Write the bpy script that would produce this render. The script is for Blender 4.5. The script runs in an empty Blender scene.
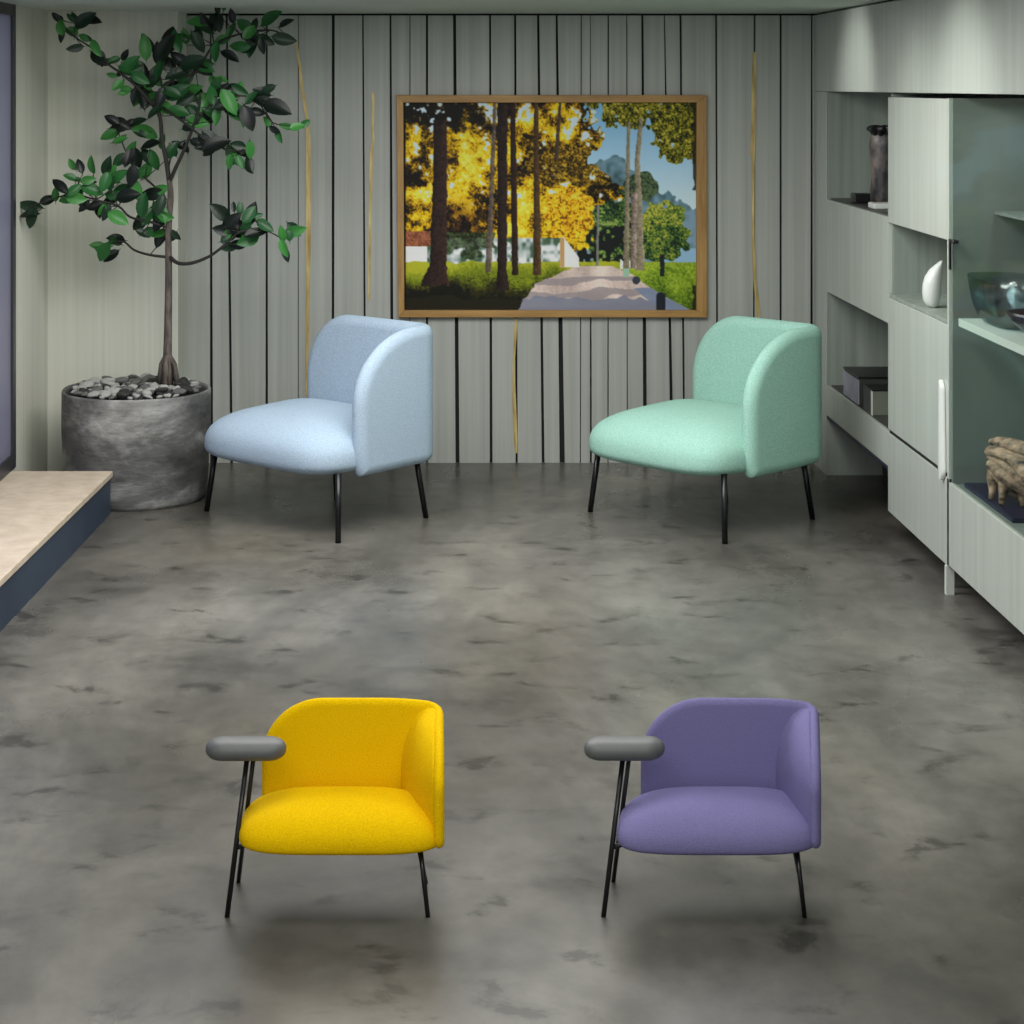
import bpy, math, random
import numpy as np

scene = bpy.context.scene
COL = scene.collection
random.seed(7)
rng = np.random.default_rng(11)

# ------------------------------------------------------------------ camera numbers
F, CX, CY, H = 1900.0, 430.0, 85.0, 2.3      # focal length in px, vanishing point, eye height


def P(px, py, d):
    """world point seen at pixel (px,py) at distance d into the room"""
    return ((px - CX) / F * d, d, H - (py - CY) / F * d)


# ------------------------------------------------------------------ materials
def s2l(c):
    return tuple((v / 12.92 if v <= 0.04045 else ((v + 0.055) / 1.055) ** 2.4) for v in c)


def rgb(r, g, b):
    return s2l((r / 255.0, g / 255.0, b / 255.0)) + (1.0,)


def mat(name, color, rough=0.6, metal=0.0, var=0.0, scale=(4, 4, 4), detail=3.0, bump=0.0,
        bscale=None, bdist=0.01, color2=None, sheen=0.0, spec=0.5, coat=0.0, ramp=(0.35, 0.7)):
    m = bpy.data.materials.new(name)
    m.use_nodes = True
    nt = m.node_tree
    b = nt.nodes['Principled BSDF']
    b.inputs['Base Color'].default_value = color
    b.inputs['Roughness'].default_value = rough
    b.inputs['Metallic'].default_value = metal
    b.inputs['Specular IOR Level'].default_value = spec
    b.inputs['Coat Weight'].default_value = coat
    if sheen:
        b.inputs['Sheen Weight'].default_value = sheen
        b.inputs['Sheen Roughness'].default_value = 0.5
    if color2 is None and var:
        color2 = tuple(max(0.0, c * (1 - var)) for c in color[:3]) + (1.0,)
    tc = nt.nodes.new('ShaderNodeTexCoord')
    if color2 is not None:
        mp = nt.nodes.new('ShaderNodeMapping')
        mp.inputs['Scale'].default_value = scale
        nz = nt.nodes.new('ShaderNodeTexNoise')
        nz.inputs['Scale'].default_value = 1.0
        nz.inputs['Detail'].default_value = detail
        nz.inputs['Roughness'].default_value = 0.6
        rp = nt.nodes.new('ShaderNodeValToRGB')
        rp.color_ramp.elements[0].position = ramp[0]
        rp.color_ramp.elements[1].position = ramp[1]
        rp.color_ramp.elements[0].color = color2
        rp.color_ramp.elements[1].color = color
        nt.links.new(tc.outputs['Object'], mp.inputs['Vector'])
        nt.links.new(mp.outputs['Vector'], nz.inputs['Vector'])
        nt.links.new(nz.outputs['Fac'], rp.inputs['Fac'])
        nt.links.new(rp.outputs['Color'], b.inputs['Base Color'])
    if bump:
        mp2 = nt.nodes.new('ShaderNodeMapping')
        mp2.inputs['Scale'].default_value = bscale or scale
        n2 = nt.nodes.new('ShaderNodeTexNoise')
        n2.inputs['Scale'].default_value = 1.0
        n2.inputs['Detail'].default_value = 2.0
        bp = nt.nodes.new('ShaderNodeBump')
        bp.inputs['Strength'].default_value = bump
        bp.inputs['Distance'].default_value = bdist
        nt.links.new(tc.outputs['Object'], mp2.inputs['Vector'])
        nt.links.new(mp2.outputs['Vector'], n2.inputs['Vector'])
        nt.links.new(n2.outputs['Fac'], bp.inputs['Height'])
        nt.links.new(bp.outputs['Normal'], b.inputs['Normal'])
    return m


M = {}
M['board'] = mat('grey_board', rgb(183, 187, 180), 0.55, color2=rgb(158, 162, 155), scale=(26, 26, 0.35), detail=4,
                 ramp=(0.25, 0.75))
M['gap'] = mat('dark_gap', rgb(26, 26, 26), 0.9)
M['plaster'] = mat('pale_panelling', rgb(218, 219, 206), 0.6, color2=rgb(196, 198, 185), scale=(22, 22, 0.25), detail=3,
                   ramp=(0.25, 0.75))
M['ceil'] = mat('ceiling_paint', rgb(190, 200, 190), 0.7, var=0.08, scale=(1, 1, 1))
M['side'] = mat('side_wall_paint', rgb(120, 126, 120), 0.7, var=0.1, scale=(2, 2, 1))
M['gold'] = mat('brass_inlay', rgb(226, 206, 140), 0.4, metal=0.1, color2=rgb(168, 142, 76), scale=(30, 30, 4))
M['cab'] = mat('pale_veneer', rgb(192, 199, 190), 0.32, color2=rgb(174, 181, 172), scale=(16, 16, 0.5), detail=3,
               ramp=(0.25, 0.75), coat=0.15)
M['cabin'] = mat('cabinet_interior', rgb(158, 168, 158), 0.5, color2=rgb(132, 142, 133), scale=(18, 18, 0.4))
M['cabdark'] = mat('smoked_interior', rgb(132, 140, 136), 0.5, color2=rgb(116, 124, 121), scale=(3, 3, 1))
M['kick'] = mat('dark_plinth', rgb(62, 62, 56), 0.45, color2=rgb(46, 46, 44), scale=(3, 3, 3))
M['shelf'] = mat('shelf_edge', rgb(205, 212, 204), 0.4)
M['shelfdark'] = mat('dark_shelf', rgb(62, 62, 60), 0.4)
M['navyline'] = mat('navy_underside', rgb(30, 32, 58), 0.5)
M['frame'] = mat('dark_window_frame', rgb(48, 50, 56), 0.4)
M['whitegloss'] = mat('white_gloss', rgb(214, 220, 214), 0.25)
M['black'] = mat('black_lacquer', rgb(22, 22, 24), 0.35)
M['legmetal'] = mat('black_metal', rgb(24, 24, 26), 0.28, metal=0.3)
M['legchrome'] = mat('dark_chrome', rgb(92, 94, 96), 0.2, metal=0.95)
M['pad'] = mat('grey_armrest', rgb(88, 90, 90), 0.5, var=0.1, scale=(60, 60, 60), bump=0.15, bscale=(500, 500, 500),
               bdist=0.002)
M['bark'] = mat('bark', rgb(112, 102, 94), 0.85, color2=rgb(58, 52, 48), scale=(30, 30, 9), bump=0.6, bscale=(50, 50, 16),
                bdist=0.01)
M['twig'] = mat('dark_twig', rgb(44, 42, 38), 0.8, var=0.3, scale=(20, 20, 20))
M['soil'] = mat('dark_soil', rgb(34, 33, 32), 0.95, var=0.3, scale=(40, 40, 40))
M['stone1'] = mat('pale_stone', rgb(172, 172, 167), 0.7, var=0.25, scale=(14, 14, 14), bump=0.3, bscale=(50, 50, 50))
M['stone2'] = mat('grey_stone', rgb(104, 104, 102), 0.7, var=0.3, scale=(14, 14, 14), bump=0.3, bscale=(50, 50, 50))
M['stone3'] = mat('dark_stone', rgb(44, 44, 44), 0.6, var=0.3, scale=(14, 14, 14), bump=0.3, bscale=(50, 50, 50))
M['platop'] = mat('beige_stone_top', rgb(206, 192, 172), 0.6, color2=rgb(186, 170, 150), scale=(9, 9, 9), detail=6)
M['plaside'] = mat('navy_side', rgb(56, 70, 88), 0.5, color2=rgb(40, 52, 70), scale=(1.2, 1.2, 1.2), detail=4)
M['oak'] = mat('oak_frame', rgb(186, 146, 84), 0.5, color2=rgb(156, 116, 62), scale=(3, 30, 30), detail=4)
M['oakv'] = mat('oak_frame_vertical', rgb(186, 146, 84), 0.5, color2=rgb(156, 116, 62), scale=(30, 30, 3), detail=4)


def fabric(name, c, c2, sc=170):
    return mat(name, c, 0.92, color2=c2, scale=(sc, sc, sc), detail=2, bump=0.35, bscale=(sc, sc, sc), bdist=0.006,
               spec=0.1, ramp=(0.3, 0.62))


M['blue'] = fabric('light_blue_boucle', rgb(172, 191, 207), rgb(150, 170, 188))
M['mint'] = fabric('mint_boucle', rgb(164, 206, 192), rgb(140, 186, 170))
M['yellow'] = fabric('yellow_boucle', rgb(236, 194, 0), rgb(212, 166, 0), 300)
M['purple'] = fabric('purple_wool', rgb(121, 116, 160), rgb(110, 105, 148), 300)


def concrete(name, cols, sc, stretch=(1, 1, 1), rough=(0.3, 0.5), bump=0.1, seed=0.0, cracks=0.0):
    """mottled concrete: large clouds + streaky stains + fine grain"""
    m = bpy.data.materials.new(name)
    m.use_nodes = True
    nt = m.node_tree
    N, L = nt.nodes.new, nt.links.new
    b = nt.nodes['Principled BSDF']
    tc = N('ShaderNodeTexCoord')

    def noise(scale, st, detail, off, dist=0.0):
        mp = N('ShaderNodeMapping')
        mp.inputs['Scale'].default_value = tuple(scale * s for s in st)
        mp.inputs['Location'].default_value = (off, off * 1.7, off * 0.6)
        n = N('ShaderNodeTexNoise')
        n.inputs['Scale'].default_value = 1.0
        n.inputs['Detail'].default_value = detail
        n.inputs['Roughness'].default_value = 0.62
        n.inputs['Distortion'].default_value = dist
        L(tc.outputs['Object'], mp.inputs['Vector'])
        L(mp.outputs['Vector'], n.inputs['Vector'])
        return n.outputs['Fac']

    def ramp(fac, stops):
        r = N('ShaderNodeValToRGB')
        e = r.color_ramp.elements
        while len(e) < len(stops):
            e.new(0.5)
        for k, (p, c) in enumerate(stops):
            e[k].position = p
            e[k].color = c
        L(fac, r.inputs['Fac'])
        return r.outputs['Color']

    def mix(a, c, fac, mode='MULTIPLY'):
        x = N('ShaderNodeMix')
        x.data_type = 'RGBA'
        x.blend_type = mode
        x.inputs[0].default_value = fac
        L(a, x.inputs[6])
        L(c, x.inputs[7])
        return x.outputs[2]

    base = ramp(noise(sc, stretch, 6, seed, 0.4), [(0.3, cols[0]), (0.5, cols[1]), (0.7, cols[2])])
    st = ramp(noise(sc * 2.2, (stretch[0] * 0.7, stretch[1] * 1.6, stretch[2] * 1.6), 12, seed + 7, 0.2),
              [(0.30, (0.42, 0.42, 0.41, 1)), (0.42, (0.80, 0.80, 0.80, 1)), (0.56, (1, 1, 1, 1))])
    gr = ramp(noise(sc * 16, (stretch[0] * 0.6, stretch[1], stretch[2]), 5, seed + 3), [(0.3, (0.72, 0.72, 0.72, 1)),
                                                                                  (0.6, (1, 1, 1, 1))])
    c = mix(mix(base, st, 0.9), gr, 0.8)
    if cracks:
        ck = ramp(noise(sc * 8.0, (stretch[0] * 0.5, stretch[1] * 1.3, 1), 14, seed + 21, 0.35),
                  [(0.35, (0.22, 0.22, 0.215, 1)), (0.385, (0.70, 0.70, 0.69, 1)), (0.44, (1, 1, 1, 1))])
        c = mix(c, ck, cracks)
        tint = ramp(noise(sc * 0.5, stretch, 3, seed + 31), [(0.36, (0.84, 0.80, 0.70, 1)), (0.5, (0.96, 0.95, 0.90, 1)), (0.64, (1.08, 1.08, 1.06, 1))])
        c = mix(c, tint, 1.0)
    L(c, b.inputs['Base Color'])
    rr = ramp(noise(sc * 1.5, stretch, 4, seed + 11), [(0.3, (rough[0],) * 3 + (1,)), (0.7, (rough[1],) * 3 + (1,))])
    L(rr, b.inputs['Roughness'])
    bp = N('ShaderNodeBump')
    bp.inputs['Strength'].default_value = bump
    bp.inputs['Distance'].default_value = 0.01
    L(gr, bp.inputs['Height'])
    L(bp.outputs['Normal'], b.inputs['Normal'])
    b.inputs['Specular IOR Level'].default_value = 0.4
    return m


M['floor'] = concrete('polished_concrete', [rgb(70, 68, 65), rgb(97, 95, 91), rgb(130, 127, 121)], 0.62,
                      (1.5, 0.75, 1), (0.22, 0.42), 0.05, 4.0, 0.72)
M['pot'] = concrete('pot_concrete', [rgb(66, 66, 66), rgb(104, 104, 103), rgb(182, 182, 178)], 2.4, (0.8, 0.8, 1.7),
                    (0.6, 0.8), 0.4, 2.0)


def glass_mat(name, tint, refl, rough=0.02):
    m = bpy.data.materials.new(name)
    m.use_nodes = True
    nt = m.node_tree
    N, L = nt.nodes.new, nt.links.new
    nt.nodes.remove(nt.nodes['Principled BSDF'])
    out = nt.nodes['Material Output']
    t = N('ShaderNodeBsdfTransparent')
    t.inputs['Color'].default_value = tint
    g = N('ShaderNodeBsdfGlossy')
    g.inputs['Roughness'].default_value = rough
    g.inputs['Color'].default_value = (0.9, 0.95, 0.93, 1)
    mx = N('ShaderNodeMixShader')
    mx.inputs[0].default_value = refl
    L(t.outputs[0], mx.inputs[1])
    L(g.outputs[0], mx.inputs[2])
    L(mx.outputs[0], out.inputs['Surface'])
    return m


M['glass'] = glass_mat('smoked_glass', (0.93, 0.96, 0.945, 1), 0.05, 0.06)
M['bowlglass'] = glass_mat('blue_glass', (0.66, 0.76, 0.80, 1), 0.12, 0.1)
mw = bpy.data.materials.new('frosted_window_glass')
mw.use_nodes = True
_nt = mw.node_tree
_b = _nt.nodes['Principled BSDF']
_b.inputs['Base Color'].default_value = rgb(150, 150, 166)
_b.inputs['Roughness'].default_value = 0.25
_t = _nt.nodes.new('ShaderNodeBsdfTranslucent')
_t.inputs['Color'].default_value = rgb(172, 172, 190)
_m = _nt.nodes.new('ShaderNodeMixShader')
_m.inputs[0].default_value = 0.5
_nt.links.new(_b.outputs[0], _m.inputs[1])
_nt.links.new(_t.outputs[0], _m.inputs[2])
_nt.links.new(_m.outputs[0], _nt.nodes['Material Output'].inputs['Surface'])
M['winglass'] = mw


# ------------------------------------------------------------------ mesh helpers
def tag(o, label=None, cat=None, group=None, kind=None):
    if label: o['label'] = label
    if cat: o['category'] = cat
    if group: o['group'] = group
    if kind: o['kind'] = kind
    return o


def empty(name, loc, rz=0.0):
    o = bpy.data.objects.new(name, None)
    o.empty_display_size = 0.1
    COL.objects.link(o)
    o.location = loc
    o.rotation_euler = (0, 0, rz)
    return o


class MB:
    def __init__(s):
        s.v, s.f, s.smooth = [], [], []

    def add(s, verts, faces, smooth=False):
        n = len(s.v)
        s.v += [tuple(float(c) for c in p) for p in verts]
        s.f += [tuple(i + n for i in f) for f in faces]
        s.smooth += [smooth] * len(faces)
        return s

    def box(s, x0, x1, y0, y1, z0, z1):
        v = [(x, y, z) for z in (z0, z1) for y in (y0, y1) for x in (x0, x1)]
        f = [(0, 2, 3, 1), (4, 5, 7, 6), (0, 1, 5, 4), (2, 6, 7, 3), (0, 4, 6, 2), (1, 3, 7, 5)]
        return s.add(v, f)

    def prism(s, poly, z0, z1):
        n = len(poly)
        a = sum(poly[i][0] * poly[(i + 1) % n][1] - poly[(i + 1) % n][0] * poly[i][1] for i in range(n))
        if a < 0: poly = poly[::-1]
        v = [(x, y, z0) for x, y in poly] + [(x, y, z1) for x, y in poly]
        f = [tuple(range(n))[::-1], tuple(range(n, 2 * n))]
        f += [(i, (i + 1) % n, n + (i + 1) % n, n + i) for i in range(n)]
        return s.add(v, f)

    def tube(s, pts, radii, k=10):
        pts = [np.array(p, float) for p in pts]
        if not hasattr(radii, '__len__'): radii = [radii] * len(pts)
        rings = []
        ref = np.array([0.31, 0.87, 0.13])
        for i, p in enumerate(pts):
            t = pts[min(i + 1, len(pts) - 1)] - pts[max(i - 1, 0)]
            t = t / (np.linalg.norm(t) + 1e-9)
            a = np.cross(t, ref); a /= np.linalg.norm(a) + 1e-9
            b = np.cross(t, a)
            rings.append([p + radii[i] * (math.cos(2 * math.pi * j / k) * a + math.sin(2 * math.pi * j / k) * b)
                          for j in range(k)])
        v = [q for r in rings for q in r]
        f = []
        for i in range(len(pts) - 1):
            for j in range(k):
                f.append((i * k + j, (i + 1) * k + j, (i + 1) * k + (j + 1) % k, i * k + (j + 1) % k))
        s.add(v, [x[::-1] for x in f], True)
        n0 = len(s.v) - len(v)
        s.f.append(tuple(n0 + j for j in range(k))[::-1]); s.smooth.append(False)
        e = n0 + (len(pts) - 1) * k
        s.f.append(tuple(e + j for j in range(k))); s.smooth.append(False)
        return s

    def lathe(s, prof, k=32, c=(0, 0, 0), wob=None):
        v, f = [], []
        for i, (r, z) in enumerate(prof):
            for j in range(k):
                a = 2 * math.pi * j / k
                rr = r * (1 + (wob(a, z) if wob else 0))
                v.append((c[0] + rr * math.cos(a), c[1] + rr * math.sin(a), c[2] + z))
        for i in range(len(prof) - 1):
            for j in range(k):
                f.append((i * k + j, i * k + (j + 1) % k, (i + 1) * k + (j + 1) % k, (i + 1) * k + j))
        return s.add(v, f, True)

    def grid(s, A, closed_u=False, flip=False):
        A = np.asarray(A, float)
        n, m = A.shape[:2]
        f = []
        for i in range(n if closed_u else n - 1):
            i2 = (i + 1) % n
            for j in range(m - 1):
                q = (i * m + j, i2 * m + j, i2 * m + j + 1, i * m + j + 1)
                f.append(q[::-1] if flip else q)
        return s.add(A.reshape(-1, 3), f, True)

    def build(s, name, m, parent=None, bevel=0.0, merge=0.0, recalc=False):
        me = bpy.data.meshes.new(name)
        me.from_pydata(s.v, [], s.f)
        me.polygons.foreach_set('use_smooth', s.smooth)
        if merge or recalc:
            import bmesh
            bm = bmesh.new(); bm.from_mesh(me)
            if merge: bmesh.ops.remove_doubles(bm, verts=bm.verts, dist=merge)
            bmesh.ops.recalc_face_normals(bm, faces=bm.faces)
            bm.to_mesh(me); bm.free()
        me.materials.append(m)
        me.update()
        o = bpy.data.objects.new(name, me)
        COL.objects.link(o)
        if parent: o.parent = parent
        if bevel:
            bv = o.modifiers.new('bevel', 'BEVEL')
            bv.width = bevel; bv.segments = 2; bv.limit_method = 'ANGLE'
        return o


def box(name, x0, x1, y0, y1, z0, z1, m, parent=None, bevel=0.0, off=None):
    if off: x0, x1, y0, y1, z0, z1 = x0 - off[0], x1 - off[0], y0 - off[1], y1 - off[1], z0 - off[2], z1 - off[2]
    return MB().box(x0, x1, y0, y1, z0, z1).build(name, m, parent, bevel)


# ------------------------------------------------------------------ room shell
DB = 11.59                    # back wall
ZC = 2.735                    # ceiling height
XL, XF, XR = -2.25, 2.335, 2.80   # window wall, cabinet faces, right wall
YB = 11.18                    # projecting wall block on the left
XBLK = (178 - CX) / F * YB
YFRONT = -0.6

tag(box('floor', XL - 0.15, XR + 0.1, YFRONT, DB + 0.1, -0.08, 0, M['floor']), kind='structure')
tag(box('ceiling', XL - 0.15, XR + 0.1, YFRONT, DB + 0.1, ZC, ZC + 0.08, M['ceil']), kind='structure')
tag(box('wall_right', XR, XR + 0.1, YFRONT, DB + 0.1, 0, ZC, M['side']), kind='structure')

# back wall: vertical boards of uneven width over a dark backing
gaps = [(211, 212, 1.6, 3.2), (227, 232, 2.0, 2.6), (267, 267, 1.8, 2.6), (298.5, 298.5, .8, .8), (333.4, 333, 3, 2.4),
        (363, 365.6, 1.5, 2.2), (390.5, 392.5, 1.8, 3.6), (410, 410, .9, .9), (427, 427, 2.2, 2.2), (454.5, 457.5, 3.0, 4.0),
        (490, 491, 2.0, 2.8), (515, 516.5, 2.2, 2.2), (538, 543, 2.4, 2.8), (556.5, 562, 2.0, 5.2), (581, 580, 1, 1),
        (590, 590.6, .7, 2), (608, 607.7, 1.4, 1.2), (626.5, 627, 1, 1), (642, 645, 2.2, 4.0), (664, 672, 1.2, 3.5),
        (680, 684, 2, 2), (715.6, 717, 2, 2), (754, 753, 1.6, 1.6), (780, 780, 2, 2.5), (811, 811, 1.6, 3.4)]
wb = MB()
ZT = ZC - 0.012
YF = DB - 0.022


def wx(px, d): return (px - CX) / F * d


edges = [(XBLK - 0.05, XBLK - 0.05, 0, 0)] + [(wx(a, DB), wx(b, DB), w / 2 / 164, v / 2 / 164) for a, b, w, v in gaps] + \
        [(XF + 0.02, XF + 0.02, 0, 0)]
for (a0, b0, w0, v0), (a1, b1, w1, v1) in zip(edges[:-1], edges[1:]):
    y0 = YF + random.uniform(-0.003, 0.003)
    tl, tr, bl, br = a0 + w0, a1 - w1, b0 + v0, b1 - v1
    v = [(bl, y0, 0), (br, y0, 0), (br, DB, 0), (bl, DB, 0), (tl, y0, ZT), (tr, y0, ZT), (tr, DB, ZT), (tl, DB, ZT)]
    wb.add(v, [(0, 3, 2, 1), (4, 5, 6, 7), (0, 1, 5, 4), (1, 2, 6, 5), (2, 3, 7, 6), (3, 0, 4, 7)])
wall_back = tag(wb.build('wall_back', M['board']), kind='structure')
box('backing', XL - 0.15, XR + 0.1, DB, DB + 0.08, 0, ZC, M['gap'], wall_back)


def inlay(path, name='brass_inlay'):
    """thin wavering brass strip let into the boards"""
    v, f = [], []
    for i, (px, py, w) in enumerate(path):
        x, _, z = P(px, py, YF)
        h = w / 2 / 164
        v += [(x - h, YF - 0.008, z), (x + h, YF - 0.008, z), (x + h, YF + 0.01, z), (x - h, YF + 0.01, z)]
    for i in range(len(path) - 1):
        for j in range(4):
            f.append((i * 4 + j, i * 4 + (j + 1) % 4, i * 4 + 4 + (j + 1) % 4, i * 4 + 4 + j))
    n = len(v)
    f += [(0, 1, 2, 3), (n - 1, n - 2, n - 3, n - 4)]
    return MB().add(v, f).build(name, M['gold'], wall_back, recalc=True)


inlay([(296, 42, 2.2), (298, 55, 2.5), (300, 67, 2.8), (302, 88, 3.2), (305, 105, 3), (307.5, 122, 3), (308.5, 140, 4.5),
       (308.5, 200, 5), (308.4, 250, 4.5), (307.6, 330, 3), (306.5, 395, 2)])
inlay([(373, 93, 3), (373.2, 110, 2.2), (372.3, 130, 2.6), (373.5, 138, 2.2), (371.5, 152, 3), (370.5, 200, 3), (369.5, 260, 2.4),
       (369, 300, 2)])
inlay([(516.3, 318, 3), (515, 340, 2.6), (513.6, 365, 2), (514, 395, 3.4), (515, 425, 3.8), (515.6, 440, 3.4), (516.2, 453, 2)])
inlay([(754.5, 52, 3), (754, 80, 4), (753.4, 120, 4.2), (752.5, 155, 4.5), (753.2, 160, 2.4), (753, 200, 2.4), (753, 240, 2.4),
       (754.2, 268, 3.2), (755, 285, 2.6), (757, 300, 3.4), (758.5, 318, 3)])

# left: projecting block and window wall
wl = MB()
wl.box(XL - 0.15, XBLK, YB, DB + 0.05, 0, ZC)
wl.box(XL - 0.15, XL, 10.30, YB, 0, ZC)
wl.box(XL - 0.15, XL, YFRONT, 10.30, 0, 0.23)
wl.box(XL - 0.15, XL, YFRONT, 5.0, 0.23, ZC)
wall_left = tag(wl.build('wall_left', M['plaster']), kind='structure')
win = tag(empty('window_1', (XL, 7.65, 0.23)), kind='structure')
wfm = MB()
o3 = (XL, 7.65, 0.23)


def wfb(x0, x1, y0, y1, z0, z1):
    wfm.box(x0 - o3[0], x1 - o3[0], y0 - o3[1], y1 - o3[1], z0 - o3[2], z1 - o3[2])


wfb(XL - 0.08, XL + 0.006, 10.235, 10.30, 0.23, ZC)
wfb(XL - 0.08, XL + 0.006, 5.0, 5.08, 0.23, ZC)
wfb(XL - 0.08, XL + 0.006, 5.08, 10.22, 0.23, 0.31)
wfb(XL - 0.08, XL + 0.006, 5.08, 10.22, ZC - 0.06, ZC)
for yy in (6.7, 8.45):
    wfb(XL - 0.08, XL + 0.006, yy - 0.03, yy + 0.03, 0.31, ZC - 0.06)
wfm.build('window_frame', M['frame'], win)
for y0, y1 in ((5.08, 6.67), (6.73, 8.42), (8.48, 10.22)):
    box('pane', XL - 0.018, XL - 0.006, y0, y1, 0.31, ZC - 0.06, M['winglass'], win, off=o3)

# ------------------------------------------------------------------ platform (low bench under the window)
pl = empty('window_platform', (-1.98, 8.0, 0))
tag(pl, 'low navy platform with beige stone top under the left window', 'platform')
yb, yf = 10.185, 5.0
xb, xf = -1.713, -1.713 - 0.043 * (yb - yf)
side = MB().prism([(XL + 1.98, yf - 8), (xf + 1.98 - .0, yf - 8), (xb + 1.98, yb - 8), (XL + 1.98, yb - 8)], 0, 0.198)
side.build('base', M['plaside'], pl)
MB().prism([(XL + 1.98, yf - 8), (xf + 1.98 + 0.012, yf - 8), (xb + 1.98 + 0.012, yb - 8 + 0.005), (XL + 1.98, yb - 8 + 0.005)],
           0.198, 0.230).build('top_slab', M['platop'], pl, bevel=0.004)

# ------------------------------------------------------------------ potted tree
TX, TY = -1.643, 10.625
PR, PH = 0.412, 0.605
tree = empty('potted_tree', (TX, TY, 0))
tag(tree, 'tall leafy green tree in a round mottled concrete pot by the window platform', 'potted tree')


def wob(a, z):
    return 0.008 * math.sin(3 * a + 4 * z) + 0.006 * math.sin(7 * a - 9 * z)


pp = [(0.0, 0.0), (PR * 0.93, 0.0), (PR * 0.955, 0.02)] + [(PR * (0.955 + 0.045 * min(1, t * 1.6)), 0.02 + (PH - 0.04) * t) for t in
                                                     np.linspace(0.05, 1, 16)] + \
     [(PR, PH - 0.008), (PR * 0.992, PH), (PR * 0.965, PH - 0.002), (PR * 0.955, PH - 0.03), (PR * 0.95, PH - 0.10), (0, PH - 0.10)]
MB().lathe(pp, 72, wob=wob).build('pot', M['pot'], tree)
MB().lathe([(0.0, PH - 0.03), (PR * 0.5, PH - 0.033), (PR * 0.93, PH - 0.055), (PR * 0.93, PH - 0.1)], 40).build('soil', M['soil'], tree)

S = F / TY                     # px per metre at the tree


def T(px, py, dy=0.0):
    """tree-local point"""
    x, y, z = P(px, py, TY + dy)
    return (x - TX, y - TY, z)


# trunk with a few root flares
tr = MB()
tp = [(166.5, 384), (167, 372), (167.5, 355), (168, 330), (168.5, 300), (168.7, 275), (168.5, 255), (168.3, 235), (169, 215),
      (170.5, 200), (170.5, 190), (169.5, 180)]
trr = [6.6, 5.8, 4.4, 4.0, 3.7, 3.5, 3.4, 3.2, 3.5, 3.3, 2.9, 2.7]
tr.tube([T(x, y) for x, y in tp], [r / S for r in trr], 12)
for (x, y, dy, r) in ((159, 383, -0.02, 3), (177, 382, -0.03, 3), (165, 386, -0.09, 3), (172, 380, 0.08, 3)):
    tr.tube([T(167.5, 352), T((167.5 + x) / 2 + (x - 167) * .2, 364, dy * .5), T(x, y, dy)], [2.2 / S, 2.8 / S, r / S], 8)
tr.build('trunk', M['bark'], tree)


def branch(pts, r0, r1, m='twig'):
    """pts: (px,py,depth offset)"""
    n = len(pts)
    out = []
    for i in range(n - 1):        # gentle catmull-rom
        p0, p1, p2, p3 = [np.array(T(*pts[max(0, min(n - 1, j))])) for j in (i - 1, i, i + 1, i + 2)]
        for t in np.linspace(0, 1, 5)[:-1]:
            out.append(0.5 * ((2 * p1) + (-p0 + p2) * t + (2 * p0 - 5 * p1 + 4 * p2 - p3) * t * t + (-p0 + 3 * p1 - 3 * p2 + p3) * t ** 3))
    out.append(np.array(T(*pts[-1])))
    rr = [(r0 + (r1 - r0) * k / (len(out) - 1)) / S for k in range(len(out))]
    return MB().tube(out, rr, 7).build('branch', M[m], tree)


BR = {
    'mainL': ([(169.5, 184, 0), (166, 160, .02), (162, 140, .03), (160, 118, .03), (153, 104, .02)], 2.6, 1.8),
    'mainR': ([(169.5, 182, 0), (177, 165, -.03), (185, 148, -.06), (192, 130, -.08), (199, 108, -.1), (200, 92, -.1)], 2.2, 1.0),
    'upL': ([(155, 108, .02), (138, 88, -.05), (122, 74, -.1), (108, 64, -.14), (95, 50, -.18), (75, 37, -.2), (57, 18, -.22)], 1.8, .6),
    'crown': ([(159, 116, .03), (162, 92, .05), (175, 78, .08), (196, 72, .1), (214, 45, .12), (240, 34, .1), (270, 30, .05), (290, 38, 0)], 1.9, .6),
    'cross': ([(164, 108, .03), (178, 118, -.05), (195, 131, -.12), (205, 140, -.16), (222, 148, -.2), (246, 152, -.22)], 1.5, .6),
    'midR': ([(196, 124, -.08), (210, 105, -.12), (232, 96, -.16), (256, 100, -.18), (272, 122, -.2), (292, 126, -.2)], 1.2, .5),
    'leftA': ([(166, 200, 0), (156, 188, .05), (145, 178, .08), (132, 165, .1), (118, 132, .12)], 1.4, .6),
    'leftB': ([(168, 228, 0), (150, 222, -.05), (130, 217, -.1), (118, 206, -.14), (96, 200, -.18), (72, 194, -.2), (50, 200, -.22), (30, 206, -.24)], 1.5, .5),
    'lowL': ([(167, 257, 0), (150, 255, .04), (134, 250, .08), (122, 241, .1), (106, 246, .12)], 1.6, .7),
    'lowR': ([(169, 256, 0), (178, 263, -.06), (192, 263, -.1), (210, 256, -.14), (226, 244, -.18), (240, 232, -.2), (264, 230, -.24), (284, 240, -.26)], 2.2, .6),
    'inner': ([(169, 196, 0), (168, 172, .08), (174, 148, .12), (186, 140, .13)], 1.3, .6),
}
for k, (pts, r0, r1) in BR.items():
    branch(pts, r0, r1)

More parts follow.
